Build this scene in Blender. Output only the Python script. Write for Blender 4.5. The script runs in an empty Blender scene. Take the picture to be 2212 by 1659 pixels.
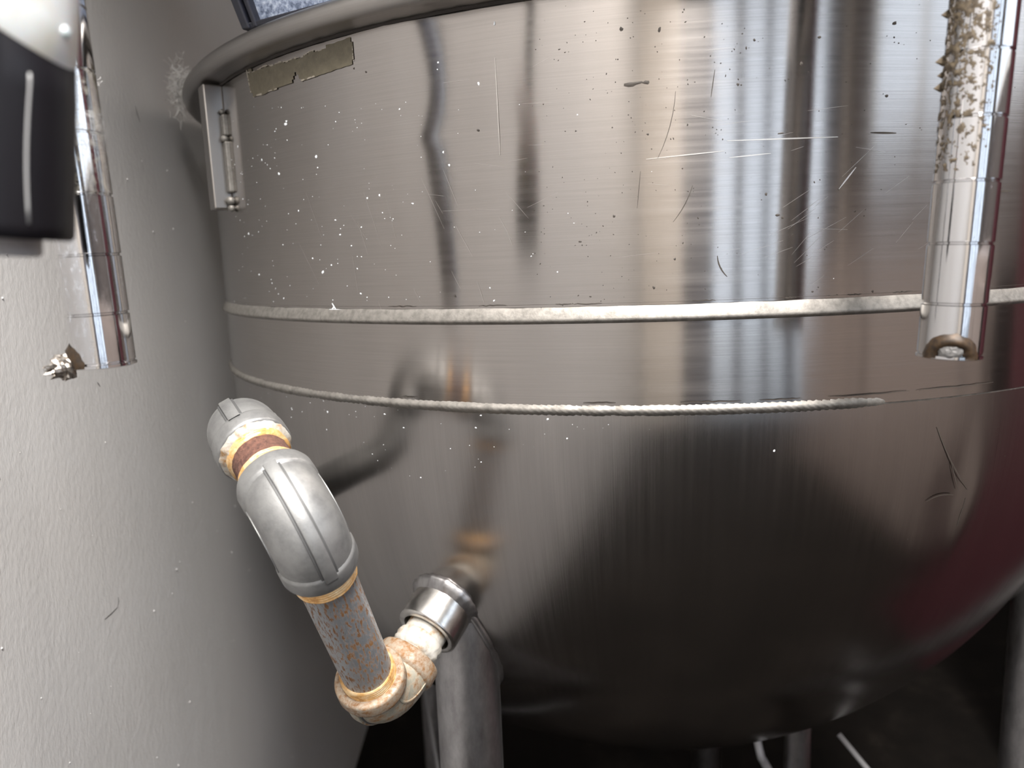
import bpy, bmesh, math, random
import numpy as np
from mathutils import Vector, Matrix, noise

rnd = random.Random(7)
C = bpy.context.scene.collection
scn = bpy.context.scene

# ---------------------------------------------------------------- camera
FPX, PITCH, ROLL = 1620.0, 0.1674, -0.0383
EYE = np.array([0.0, 0.0, 0.9])
cp, sp, cr, sr = math.cos(PITCH), math.sin(PITCH), math.cos(ROLL), math.sin(ROLL)
FW = np.array([0, cp, -sp]); _up = np.array([0, sp, cp]); _rt = np.array([1.0, 0, 0])
RT = _rt * cr + _up * sr
UP = _up * cr - _rt * sr
cd = bpy.data.cameras.new('camera')
cam = bpy.data.objects.new('camera', cd); C.objects.link(cam)
M = Matrix.Identity(4)
for i in range(3):
    M[i][0], M[i][1], M[i][2], M[i][3] = RT[i], UP[i], -FW[i], EYE[i]
cam.matrix_world = M
cd.sensor_width = 36; cd.lens = FPX / 2212 * 36; cd.clip_start = 0.01; cd.clip_end = 100
cd.dof.use_dof = True; cd.dof.focus_distance = 0.425; cd.dof.aperture_fstop = 7.4
scn.camera = cam

# ---------------------------------------------------------------- sky, lamps, exposure
SKY = 2.9
w = bpy.data.worlds.new('sky'); scn.world = w; w.use_nodes = True
bg = w.node_tree.nodes['Background']
bg.inputs[0].default_value = (0.74, 0.85, 1.0, 1); bg.inputs[1].default_value = SKY

def area(name, loc, rot, sx, sy, power, col):
    d = bpy.data.lights.new(name, 'AREA'); d.shape = 'RECTANGLE'; d.size = sx; d.size_y = sy
    d.energy = power; d.color = col
    o = bpy.data.objects.new(name, d); C.objects.link(o); o.location = loc; o.rotation_euler = rot
    return o
area('ceiling_lamp_light', (0.28, -0.75, 2.52), (0, 0, 0), 0.3, 1.5, 168, (1.0, 0.965, 0.93))

vs = scn.view_settings
vs.view_transform = 'Standard'; vs.look = 'None'; vs.gamma = 1.0; vs.use_curve_mapping = False
vs.exposure = 0.0
scn.cycles.max_bounces = 8; scn.cycles.glossy_bounces = 5; scn.cycles.diffuse_bounces = 4
scn.cycles.sample_clamp_indirect = 6.0

# ---------------------------------------------------------------- geometry helpers
def P(x, y, d):
    return EYE + d * (FW + RT * (x - 1106) / FPX - UP * (y - 829.5) / FPX)
def nrm(v):
    v = np.asarray(v, float); return v / np.linalg.norm(v)

KC = np.array([0.1375, 0.8305]); KR = 0.42
ZR, ZB, ZW = 1.0367, 0.8724, 0.8128
ZE = 0.99
def hit(x, y):
    """where the sight line meets the kettle wall: point, outward normal"""
    D = P(x, y, 1) - EYE
    a = D[0]**2 + D[1]**2; b = -(D[0]*KC[0] + D[1]*KC[1]); c = KC @ KC - KR*KR
    disc = b*b - a*c
    if disc > 0:
        t = (-b - disc**.5) / a; q = EYE + t*D
        if q[2] >= ZW:
            return q, nrm([q[0]-KC[0], q[1]-KC[1], 0])
    s = np.array([1, 1, 1/ZE]); c0 = np.array([KC[0], KC[1], ZW]); o = (EYE-c0)*s; d = D*s
    a = d@d; b = o@d; c = o@o - KR*KR; disc = b*b - a*c
    if disc < 0: return None
    q = EYE + (-b - disc**.5)/a*D
    return q, nrm((q-c0)*s*s)

ORG = {}
def empty(name, loc):
    o = bpy.data.objects.new(name, None); C.objects.link(o); o.location = loc
    o.empty_display_size = 0.05
    ORG[o.name] = np.array(loc, float); return o
def tag(o, label=None, cat=None, group=None, kind=None):
    if label: o['label'] = label
    if cat: o['category'] = cat
    if group: o['group'] = group
    if kind: o['kind'] = kind
    return o
def obj(name, V, F, mat, parent=None, smooth=True, uv=None, loc=None, sharp=None):
    """V in world coordinates; the object's origin is its parent's (or loc)"""
    V = np.asarray(V, float)
    base = ORG[parent.name] if parent is not None else (np.array(loc, float) if loc is not None else V.mean(0))
    me = bpy.data.meshes.new(name)
    me.from_pydata((V - base).tolist(), [], F)
    if smooth: me.polygons.foreach_set('use_smooth', [True]*len(me.polygons))
    if sharp: me.set_sharp_from_angle(angle=math.radians(sharp))
    if uv is not None:
        ul = me.uv_layers.new(name='UVMap')
        li = np.zeros(len(me.loops), int); me.loops.foreach_get('vertex_index', li)
        ul.data.foreach_set('uv', np.asarray(uv)[li].astype(np.float32).ravel())
    me.materials.append(mat); me.update()
    o = bpy.data.objects.new(name, me); C.objects.link(o)
    if parent is not None: o.parent = parent
    else: o.location = base
    ORG[o.name] = base
    return o
def basis(d):
    d = nrm(d); a = np.array([0, 0, 1.0]) if abs(d[2]) < .9 else np.array([1.0, 0, 0])
    u = nrm(np.cross(a, d)); v = np.cross(d, u); return u, v, d
def lathe(prof, n=64, p=(0, 0, 0), d=(0, 0, 1), wob=None, caps=True):
    """profile (r, h) turned about the line p + h*d"""
    p = np.array(p, float)
    if tuple(d) == (0, 0, 1): u, v, d = np.array([1.0, 0, 0]), np.array([0, 1.0, 0]), np.array([0, 0, 1.0])
    else: u, v, d = basis(d)
    V, F, U = [], [], []; s = 0; R0 = max(q[0] for q in prof)
    for k, (r, h) in enumerate(prof):
        if k: s += math.hypot(r-prof[k-1][0], h-prof[k-1][1])
        for i in range(n+1):
            t = 2*math.pi*i/n; rr = r
            if wob: rr += wob(t % (2*math.pi), h, k)
            V.append(p + d*h + (u*math.cos(t)+v*math.sin(t))*rr); U.append((t*R0, s))
    m = n+1
    for k in range(len(prof)-1):
        for i in range(n):
            a = k*m+i; F.append((a, a+1, a+m+1, a+m))
    if caps:
        for k, flip in ((0, True), (len(prof)-1, False)):
            if prof[k][0] > 1e-5:
                f = [k*m+i for i in range(n)]; F.append(tuple(reversed(f)) if flip else tuple(f))
    return V, F, U
def tube(path, rad, n=12, caps=True):
    path = [np.array(q, float) for q in path]; V, F, U = [], [], []
    rads = rad if hasattr(rad, '__len__') else [rad]*len(path)
    T = [nrm(path[min(i+1, len(path)-1)]-path[max(i-1, 0)]) for i in range(len(path))]
    u, v, _ = basis(T[0]); s = 0
    for k, q in enumerate(path):
        if k:
            u = nrm(u - T[k]*(u@T[k])); v = np.cross(T[k], u); s += np.linalg.norm(q-path[k-1])
        for i in range(n):
            t = 2*math.pi*i/n
            V.append(q+(u*math.cos(t)+v*math.sin(t))*rads[k]); U.append((t*rads[k], s))
    for k in range(len(path)-1):
        for i in range(n):
            a = k*n+i; b = k*n+(i+1) % n; F.append((a, b, b+n, a+n))
    if caps:
        F.append(tuple(reversed(range(n)))); F.append(tuple((len(path)-1)*n+i for i in range(n)))
    return V, F, U
def smooth_path(pts, k=8):
    pts = [np.array(p, float) for p in pts]; q = [2*pts[0]-pts[1]]+pts+[2*pts[-1]-pts[-2]]; out = []
    for i in range(1, len(q)-2):
        for j in range(k):
            t = j/k; a, b, c, d = q[i-1:i+3]
            out.append(.5*((2*b)+(c-a)*t+(2*a-5*b+4*c-d)*t*t+(-a+3*b-3*c+d)*t**3))
    out.append(pts[-1]); return out
def box(c, s, ax=None):
    c = np.array(c, float); X, Y, Z = (np.eye(3) if ax is None else [np.array(a, float) for a in ax])
    V = [c+X*sx*s[0]/2+Y*sy*s[1]/2+Z*sz*s[2]/2 for sz in (-1, 1) for sy in (-1, 1) for sx in (-1, 1)]
    F = [(0, 2, 3, 1), (4, 5, 7, 6), (0, 1, 5, 4), (2, 6, 7, 3), (0, 4, 6, 2), (1, 3, 7, 5)]
    return V, F
def join(*parts):
    V, F = [], []
    for p in parts:
        n = len(V); V += list(p[0]); F += [tuple(i+n for i in f) for f in p[1]]
    return V, F
def bevel(o, w=.002, seg=2):
    m = o.modifiers.new('bevel', 'BEVEL'); m.width = w; m.segments = seg; m.limit_method = 'ANGLE'
    return o
def nz(x, y=0, z=0): return noise.noise(Vector((x, y, z)))

# ---------------------------------------------------------------- materials
class Mat:
    def __init__(s, name, col=(.5, .5, .5), metal=0, rough=.5, **kw):
        s.m = bpy.data.materials.new(name); s.m.use_nodes = True; s.t = s.m.node_tree; s.n = s.t.nodes
        s.b = s.n['Principled BSDF']; s.set('Base Color', (*col, 1)); s.set('Metallic', metal); s.set('Roughness', rough)
        for k, v in kw.items(): s.set(k.replace('_', ' '), v)
        s.tc = s.n.new('ShaderNodeTexCoord'); s.nr = None
    def set(s, k, v): s.b.inputs[k].default_value = v
    def co(s, scale, src='Object'):
        mp = s.n.new('ShaderNodeMapping'); mp.inputs['Scale'].default_value = scale if hasattr(scale, '__len__') else (scale,)*3
        s.t.links.new(s.tc.outputs[src], mp.inputs['Vector']); return mp.outputs[0]
    def noise(s, scale, detail=4, rough=.6, src='Object', dist=0):
        n = s.n.new('ShaderNodeTexNoise'); n.inputs['Scale'].default_value = 1; n.inputs['Detail'].default_value = detail
        n.inputs['Roughness'].default_value = rough; n.inputs['Distortion'].default_value = dist
        s.t.links.new(s.co(scale, src), n.inputs['Vector']); return n.outputs['Fac']
    def voro(s, scale, src='Object', feature='F1'):
        n = s.n.new('ShaderNodeTexVoronoi'); n.inputs['Scale'].default_value = 1; n.feature = feature
        s.t.links.new(s.co(scale, src), n.inputs['Vector']); return n.outputs['Distance']
    def ramp(s, fac, stops):
        r = s.n.new('ShaderNodeValToRGB'); e = r.color_ramp.elements
        while len(e) < len(stops): e.new(.5)
        for k, (p, c) in enumerate(stops):
            e[k].position = p; e[k].color = (*c, 1) if hasattr(c, '__len__') else (c, c, c, 1)
        s.t.links.new(fac, r.inputs[0]); return r.outputs[0]
    def mix(s, fac, a, b, mode='MIX'):
        m = s.n.new('ShaderNodeMix'); m.data_type = 'RGBA'; m.blend_type = mode
        for sock, v in ((m.inputs[0], fac), (m.inputs[6], a), (m.inputs[7], b)):
            if hasattr(v, 'is_output'): s.t.links.new(v, sock)
            elif hasattr(v, '__len__'): sock.default_value = (*v, 1)
            else: sock.default_value = v
        return m.outputs[2]
    def link(s, out, k): s.t.links.new(out, s.b.inputs[k]); return s
    def bump(s, h, strength=.3, dist=.001):
        b = s.n.new('ShaderNodeBump'); b.inputs['Strength'].default_value = strength; b.inputs['Distance'].default_value = dist
        s.t.links.new(h, b.inputs['Height'])
        if s.nr: s.t.links.new(s.nr, b.inputs['Normal'])
        s.nr = b.outputs[0]; s.t.links.new(s.nr, s.b.inputs['Normal']); return s

def brushed(name, col, rough, aniso, rot, grain, gs=.12, dirt=.12):
    m = Mat(name, col, 1.0, rough, Anisotropic=aniso, Anisotropic_Rotation=rot)
    tg = m.n.new('ShaderNodeTangent'); tg.direction_type = 'RADIAL'; tg.axis = 'Z'
    m.t.links.new(tg.outputs[0], m.b.inputs['Tangent'])
    g = m.noise(grain, 3, .65, 'UV')
    big = m.noise((9, 14, 1) if rot else (38, 4.5, 1), 5, .6, 'UV')
    fine = m.noise((8, 300, 1) if rot else (300, 8, 1), 3, .5, 'UV')
    c = m.mix(m.ramp(big, [(.3, 0.0), (.75, dirt)]), col, tuple(v*.55 for v in col))
    c = m.mix(m.ramp(g, [(.35, 0.0), (.7, .35)]), c, tuple(v*.72 for v in col))
    m.link(c, 'Base Color')
    r = m.ramp(fine, [(.3, rough*.9), (.75, rough*1.12)]); m.link(r, 'Roughness')
    m.bump(g, gs, .0002)
    return m.m

STEEL = (.405, .378, .356)
m_body = brushed('brushed_steel', STEEL, .17, .88, .25, (14, 1300, 1), .06, .10)
m_bowl = brushed('bowl_steel', (.395, .375, .36), .22, .6, 0.0, (1100, 10, 1), .09, .42)
m_rim = brushed('rim_steel', (.40, .38, .36), .33, .4, .25, (14, 900, 1), .08, .3)
mm = Mat('cast_weld_steel', (.30, .285, .26), .7, .55)
mm.link(mm.ramp(mm.noise(260, 5), [(.3, (.17, .16, .145)), (.6, (.265, .25, .228))]), 'Base Color')
mm.bump(mm.noise(700, 3), .25, .0004); m_weld = mm.m
mm = Mat('dull_leg_steel', (.42, .41, .41), 1.0, .36)
mm.link(mm.ramp(mm.noise((60, 60, 25), 6, .7), [(.3, (.26, .25, .25)), (.7, (.55, .54, .54))]), 'Base Color')
mm.bump(mm.noise(240, 4), .15, .0006); m_leg = mm.m
mm = Mat('polished_boss_steel', (.62, .60, .57), 1.0, .25)
mm.link(mm.ramp(mm.noise(120, 5), [(.3, (.42, .4, .38)), (.65, (.68, .66, .63))]), 'Base Color'); m_boss = mm.m

mm = Mat('chrome', (.56, .555, .56), 1.0, .07)
sc = mm.noise((420, 420, 30), 5, .7)
mm.link(mm.ramp(mm.noise((500, 500, 160), 6, .75), [(.42, .05), (.62, .11), (.75, .32)]), 'Roughness')
mm.bump(sc, .03, .0003); m_chrome = mm.m
mm = Mat('galvanized_iron', (.52, .52, .51),   .75, .5)
v = mm.noise(90, 6, .65)
mm.link(mm.ramp(v, [(.3, (.22, .22, .22)), (.55, (.31, .31, .305)), (.8, (.36, .36, .355))]), 'Base Color')
mm.bump(mm.noise(900, 3), .16, .0005).bump(mm.noise(130, 4), .12, .001); m_galv = mm.m
def rusty(name, base, lo, hi, sx=(110, 110, 110), metal=.5, src='Object'):
    m = Mat(name, base, metal, .55)
    n1 = m.noise(sx, 7, .72, src); n2 = m.noise(30, 4)
    a = m.ramp(n1, [(lo, 0.0), (hi, 1.0)])
    rc = m.ramp(n2, [(.3, (.13, .055, .015)), (.7, (.26, .125, .04))])
    m.link(m.mix(a, base, rc), 'Base Color')
    m.link(m.ramp(a, [(0, metal), (.4, 0.0)]), 'Metallic'); m.link(m.ramp(a, [(0, .38), (1, .75)]), 'Roughness')
    m.bump(n1, .25, .0006); return m.m
m_pipe = rusty('spotted_galvanized_pipe', (.36, .375, .39), .50, .56, (620, 130, 1), .6, 'UV')
m_elbrust = rusty('rusty_galvanized_elbow', (.38, .36, .29), .45, .64, (150, 150, 150), .4)
m_ring = rusty('rusted_collar', (.34, .30, .24), .36, .62, (260, 260, 260), .3)
mm = Mat('flaky_brown_rust', (.12, .05, .035), 0, .85)
mm.link(mm.ramp(mm.noise(420, 6, .75), [(.3, (.045, .02, .016)), (.55, (.13, .06, .042)), (.8, (.22, .10, .07))]), 'Base Color')
mm.bump(mm.noise(500, 5, .75), .8, .001); m_rust = mm.m
m_ribdirt = Mat('grime_along_rib', (.10, .10, .10), .4, .6).m
m_slag = Mat('grey_weld_slag', (.20, .195, .19), .3, .65).m
mm = Mat('golden_thread_rust', (.62, .36, .13), .35, .4)
mm.link(mm.ramp(mm.noise((120, 120, 120), 6, .7), [(.28, (.22, .08, .02)), (.45, (.66, .37, .13)), (.68, (.86, .68, .42))]), 'Base Color')
mm.bump(mm.noise(500, 3), .2, .0005); m_thread = mm.m
mm = Mat('white_thread_seal', (.75, .73, .68), 0, .6)
mm.link(mm.ramp(mm.noise(110, 5, .65), [(.34, (.26, .14, .05)), (.48, (.40, .37, .32)), (.8, (.50, .49, .465))]), 'Base Color')
mm.bump(mm.noise(260, 4), .5, .001); m_tape = mm.m

mm = Mat('painted_wall', (.57, .555, .54), 0, .30)
mm.link(mm.ramp(mm.noise((3, 3, 1.2), 4), [(.3, (.55, .535, .52)), (.7, (.60, .585, .57))]), 'Base Color')
mm.bump(mm.noise((330, 330, 170), 3, .5), .35, .0010).bump(mm.noise((18, 18, 5), 3), .15, .004)
m_wall = mm.m
mm = Mat('beige_wall', (.60, .555, .50), 0, .6); m_beige = mm.m
m_maroon = Mat('maroon_panel', (.085, .026, .034), 0, .45).m
m_ceil = Mat('ceiling_white', (.70, .68, .65), 0, .8).m
m_drab = Mat('drab_brown_wall', (.085, .072, .068), 0, .6).m
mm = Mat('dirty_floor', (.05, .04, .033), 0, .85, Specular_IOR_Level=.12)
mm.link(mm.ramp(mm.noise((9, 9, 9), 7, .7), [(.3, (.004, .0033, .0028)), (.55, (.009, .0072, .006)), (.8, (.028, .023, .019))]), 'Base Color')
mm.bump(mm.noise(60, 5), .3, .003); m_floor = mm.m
m_pave = Mat('outside_paving', (.40, .40, .39), 0, .8).m
m_dark = Mat('door_frame_grey', (.09, .09, .105), 0, .4).m
m_white = Mat('lamp_housing_white', (.75, .75, .73), 0, .5).m
mm = Mat('lamp_diffuser', (.9, .9, .9), 0, .5); mm.set('Emission Color', (1, .95, .88, 1)); mm.set('Emission Strength', 5.0); m_lamp = mm.m
mm = Mat('black_plastic', (.006, .0055, .0075), 0, .42, Specular_IOR_Level=.3); m_black = mm.m
mm = Mat('milky_white_plastic', (.74, .74, .70), 0, .35, Subsurface_Weight=.2)
mm.link(mm.ramp(mm.noise(28, 3), [(.35, (.52, .46, .31)), (.52, (.68, .69, .685))]), 'Base Color'); m_milky = mm.m
m_greytip = Mat('grey_plastic', (.36, .35, .35), 0, .45).m
mm = Mat('speckled_blue_grey', (.20, .24, .32), 0, .55)
mm.link(mm.ramp(mm.noise(300, 4, .7), [(.35, (.07, .09, .14)), (.5, (.20, .24, .33)), (.7, (.42, .47, .56))]), 'Base Color')
mm.bump(mm.noise(300, 4, .7), .4, .001); m_blue = mm.m
m_navy = Mat('dark_navy_plastic', (.012, .013, .02), 0, .35).m
mm = Mat('adhesive_residue', (.17, .15, .11), 0, .55)
mm.link(mm.ramp(mm.noise(200, 6, .7), [(.3, (.105, .09, .06)), (.6, (.145, .125, .085)), (.8, (.20, .175, .13))]), 'Base Color')
mm.bump(mm.noise(260, 4), .3, .0006); m_adh = mm.m
mm = Mat('pale_residue_edge', (.38, .34, .28), 0, .6); m_adhedge = mm.m
m_fleck = Mat('white_paint_fleck', (.84, .87, .89), 0, .5).m
m_speck = Mat('dark_dirt_and_crease', (.035, .028, .022), 0, .7).m
m_brown = Mat('rust_streak', (.09, .05, .025), 0, .7).m
m_scr = Mat('bright_scratch', (.62, .60, .57), 1.0, .4).m
m_crack = Mat('dirt_in_seam', (.03, .024, .02), 0, .8).m
mm = Mat('greasy_grime', (.10, .085, .06), 0, .7)
mm.link(mm.ramp(mm.noise(500, 4), [(.3, (.028, .019, .012)), (.65, (.12, .092, .058))]), 'Base Color'); m_grime = mm.m
mm = Mat('burnt_brown_halo', (.09, .05, .02), .3, .5)
mm.link(mm.ramp(mm.noise(420, 5), [(.3, (.012, .007, .004)), (.7, (.055, .031, .013))]), 'Base Color'); m_halo = mm.m
mm = Mat('broken_weld', (.45, .42, .38), .9, .32)
mm.link(mm.ramp(mm.noise(600, 5), [(.35, (.14, .10, .07)), (.6, (.52, .49, .45))]), 'Base Color')
mm.bump(mm.noise(900, 3), .5, .0006); m_stub = mm.m
m_lint = Mat('grey_lint', (.72, .70, .67), 0, .9).m
m_cord = Mat('black_cord', (.02, .02, .024), 0, .5).m
m_rod = Mat('pale_rod', (.50, .50, .51), .2, .45).m
m_hose = Mat('grey_hose', (.30, .30, .30), 0, .5).m
def film(name, col, rough, amt, sc):
    m = Mat(name, col, 0, rough)
    tr = m.n.new('ShaderNodeBsdfTransparent'); mx = m.n.new('ShaderNodeMixShader')
    m.t.links.new(m.ramp(m.noise(sc, 5, .7), amt), mx.inputs[0])
    m.t.links.new(tr.outputs[0], mx.inputs[1]); m.t.links.new(m.b.outputs[0], mx.inputs[2])
    m.t.links.new(mx.outputs[0], m.n['Material Output'].inputs['Surface'])
    m.bump(m.noise(sc, 4), .5, .0008); return m.m
m_clear = film('clear_tape', (.72, .72, .70), .18, [(.42, .03), (.66, .32)], (300, 300, 500))
m_resid = film('cloudy_residue', (.55, .52, .44), .5, [(.48, 0.0), (.68, .32)], (260, 260, 260))
m_scuff = film('white_scuffs', (.60, .62, .66), .5, [(.52, 0.0), (.72, .55)], (420, 420, 190))
mm = Mat('door_glass', (1, 1, 1), 0, .0)
gl = mm.n.new('ShaderNodeBsdfGlossy'); gl.inputs['Roughness'].default_value = 0.02
tr = mm.n.new('ShaderNodeBsdfTransparent'); mx = mm.n.new('ShaderNodeMixShader'); mx.inputs[0].default_value = .06
mm.t.links.new(tr.outputs[0], mx.inputs[1]); mm.t.links.new(gl.outputs[0], mx.inputs[2])
mm.t.links.new(mx.outputs[0], mm.n['Material Output'].inputs['Surface']); m_glass = mm.m

# ---------------------------------------------------------------- the room
def struct(name, V, F, mat, smooth=False):
    return tag(obj(name, V, F, mat, smooth=smooth), kind='structure')
YB, YF, XL, XRT, H = -2.6, 2.6, -0.31, 2.4, 2.6
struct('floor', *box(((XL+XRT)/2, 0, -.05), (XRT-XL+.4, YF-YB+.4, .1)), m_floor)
struct('ceiling', *box(((XL+XRT)/2, 0, H+.05), (XRT-XL+.4, YF-YB+.4, .1)), m_ceil)
struct('wall_left', *box((XL-.05, 0, H/2), (.1, YF-YB, H)), m_wall)
struct('wall_front', *box(((XL+XRT)/2, YF+.05, H/2), (XRT-XL+.2, .1, H)), m_beige)
WY0, WY1, WZ0, WZ1 = -2.1, 0.3, 1.32, 2.3
struct('wall_right', *join(box((XRT+.05, 0, WZ0/2), (.1, YF-YB, WZ0)), box((XRT+.05, 0, (WZ1+H)/2), (.1, YF-YB, H-WZ1)),
       box((XRT+.05, (YB+WY0)/2, (WZ0+WZ1)/2), (.1, WY0-YB, WZ1-WZ0)), box((XRT+.05, (YF+WY1)/2, (WZ0+WZ1)/2), (.1, YF-WY1, WZ1-WZ0))), m_drab)
wf = [box((XRT+.05, (WY0+WY1)/2, z), (.07, WY1-WY0, .05)) for z in (WZ0+.025, WZ1-.025)]
wf += [box((XRT+.05, y, (WZ0+WZ1)/2), (.07, .05, WZ1-WZ0)) for y in (WY0+.025, -1.3, -.5, WY1-.025)]
wn = tag(obj('window_1', *join(*wf), m_white, smooth=False), kind='structure')
for a, b in ((WY0+.05, -1.325), (-1.275, -.525), (-.475, WY1-.05)):
    obj('pane', *box((XRT+.05, (a+b)/2, (WZ0+WZ1)/2), (.006, b-a, WZ1-WZ0-.1)), m_glass, wn, smooth=False)
# nibs and scuffs in the wall paint
Vn, Fn = [], []
for i in range(150):
    y, z = rnd.uniform(.40, 1.0), rnd.uniform(.15, 1.05); r = rnd.choice((.0004, .0005, .0007, .001))*(.6+.6*y)
    i0 = len(Vn); Vn.append(np.array([XL+r*.9, y, z]))
    for ring, f in ((.6, .65), (1.0, 0)):
        for k in range(6):
            t = 2*math.pi*k/6; Vn.append(np.array([XL+r*f, y+r*ring*math.cos(t), z+r*ring*1.15*math.sin(t)]))
    for k in range(6):
        a, b = i0+1+k, i0+1+(k+1) % 6; Fn += [(i0, a, b), (a, a+6, b+6, b)]
wl = bpy.data.objects['wall_left']
tag(obj('paint_nib', Vn, Fn, m_wall, wl), kind='stuff')
Vn, Fn = [], []
def onwall(px, py):
    d = P(px, py, 1)-EYE; return EYE+d*(XL-EYE[0])/d[0]
for pts in (((226, 1338), (240, 1326), (254, 1312)), ((254, 1312), (256, 1300), (255, 1290)), ((292, 228), (296, 245), (302, 264)), ((210, 826), (213, 830), (216, 835))):
    q = [onwall(*p_) for p_ in pts]; i0 = len(Vn)
    for k, p_ in enumerate(q):
        t = nrm(q[min(k+1, 2)]-q[max(k-1, 0)]); s_ = np.cross([1, 0, 0], t)*(.0006 if k == 1 else .0003)
        Vn += [p_+s_+np.array([.00015, 0, 0]), p_-s_+np.array([.00015, 0, 0])]
    Fn += [(i0, i0+1, i0+3, i0+2), (i0+2, i0+3, i0+5, i0+4)]
tag(obj('scuff_mark', Vn, Fn, Mat('grey_scuff', (.16, .15, .145), 0, .6).m, wl, smooth=False), kind='stuff')
# wall behind the photographer with a glazed double door to the daylight
DX0, DX1, DZ = 0.17, 2.3, 2.25
bk = join(box(((XL+DX0)/2, YB-.05, H/2), (DX0-XL, .1, H)), box(((XRT+DX1)/2, YB-.05, H/2), (XRT-DX1, .1, H)),
          box(((DX0+DX1)/2, YB-.05, (DZ+H)/2), (DX1-DX0, .1, H-DZ)))
struct('wall_back', *bk, m_beige)
fr = []
for x, wd in ((.36, .38), (.865, .10), (1.22, .08), (1.57, .12), (2.165, .27)):
    fr.append(box((x, YB-.05, DZ/2), (wd, .07, DZ)))
fr += [box(((DX0+DX1)/2, YB-.05, z), (DX1-DX0, .07, .07)) for z in (.035, DZ-.035)]
dr = tag(obj('door_1', *join(*fr), m_dark, smooth=False), kind='structure')
gx = [.55, .815, .915, 1.18, 1.26, 1.51, 1.63, 2.03]
for a, b in zip(gx[::2], gx[1::2]):
    obj('pane', *box(((a+b)/2, YB-.05, DZ/2), (b-a, .006, DZ-.14)), m_glass, dr, smooth=False)
struct('trim_1', *box((1.1, YB-3.1, -.06), (9, 6, .1)), m_pave)
BC = empty('reflection_cabinet', (1.7, -.55, 0)); tag(BC, 'unseen brown cabinet right of the camera, added for its reflection in the bowl', 'cabinet')  # unseen cabinet, added so the right of the bowl mirrors brown
m_cab = Mat('brown_cabinet', (.21, .175, .16), 0, .5).m
bevel(obj('carcass', *box((1.72, -.55, .43), (1.3, 1.5, .86)), m_cab, BC, smooth=False), .004)
for y in (-.92, -.18):
    d_ = bevel(obj('door', *box((1.06, y, .45), (.02, .70, .74)), m_cab, BC, smooth=False), .003)
    V, F, U = tube([(1.04, y+.25, .62), (1.03, y+.25, .63), (1.03, y+.25, .73), (1.04, y+.25, .74)], .005, 8); obj('handle', V, F, m_chrome, d_)
# maroon partition standing to the right of the kettle
struct('wall_partition', *box((.86, .72, .95), (.1, .75, 1.9)), m_maroon)
lamp = empty('ceiling_light', (.28, -.75, H)); tag(lamp, 'long white ceiling light behind the camera', 'lamp')
obj('housing', *box((.28, -.75, 2.575), (.4, 1.6, .05)), m_white, lamp, smooth=False)
obj('diffuser', *box((.28, -.75, 2.545), (.3, 1.5, .012)), m_lamp, lamp, smooth=False)

# ---------------------------------------------------------------- the kettle
K = empty('steam_kettle', (KC[0], KC[1], 0))
tag(K, 'large round-bottomed stainless steel kettle with welded bands beside the grey wall', 'kettle')
kp = (KC[0], KC[1], 0)
A0 = math.atan2(-KC[1], -KC[0])       # azimuth facing the camera
def wav(t, h, a=.00018):
    return a*nz(3.2*math.cos(t), 3.2*math.sin(t), h*5) + .4*a*nz(9*math.cos(t), 9*math.sin(t), h*11+5)
NB = 360
zs = np.linspace(ZB-.0012, ZR+.004, 100)
def lathe_part(name, prof, mat, wob=None, n=NB, sharp=None, caps=False):
    V, F, U = lathe(prof, n, kp, wob=wob, caps=caps)
    return obj(name, V, F, mat, K, uv=U, sharp=sharp)
# a creased bulge in the sheet that kinks what it mirrors
_yy = [-40, 40, 90, 140, 180, 220, 260, 294, 304, 330, 400, 480, 600]
_sh = [-40, -38, -22, -8, -3, -8, -25, -46, -46, -32, -20, -10, 0]
_zz = [hit(915, y)[0][2] for y in _yy]
_t0 = math.atan2(hit(915, 200)[0][1]-KC[1], hit(915, 200)[0][0]-KC[0]) % (2*math.pi)
def bulge(t, z):
    u = (t-_t0)*KR
    if abs(u) > .09: return 0
    return BK*.001*float(np.interp(-z, [-q for q in _zz], _sh))*u*math.exp(-(u/.032)**2)
BK = 1.0
lathe_part('upper_shell', [(KR, z) for z in zs], m_body, lambda t, h, k: wav(t, h)+bulge(t, h), 1080)
# raised weld band: a dirty seam on top, a slope facing up, a soft round lower lip
def band_w(t, h, k):
    e = nz(26*math.cos(t), 26*math.sin(t), 3)*.0006 + nz(70*math.cos(t), 70*math.sin(t), 9)*.0002
    return wav(t, h)*.5 + (e if 2 <= k <= 8 else 0)
bp = [(KR+.0002, ZB+.0004), (KR-.0008, ZB-.0004), (KR-.0005, ZB-.0010), (KR+.0002, ZB-.0016), (KR+.0012, ZB-.0034), (KR+.0022, ZB-.0056),
      (KR+.0030, ZB-.0076), (KR+.0032, ZB-.0085), (KR+.0029, ZB-.0093), (KR+.0018, ZB-.0102), (KR+.0003, ZB-.0108)]
lathe_part('weld_band', bp, m_weld, band_w, 720)
zs2 = np.linspace(ZW-.002, ZB-.0104, 14)
lathe_part('lower_shell', [(KR+.0004, z) for z in zs2], m_body, lambda t, h, k: wav(t, h))
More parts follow.
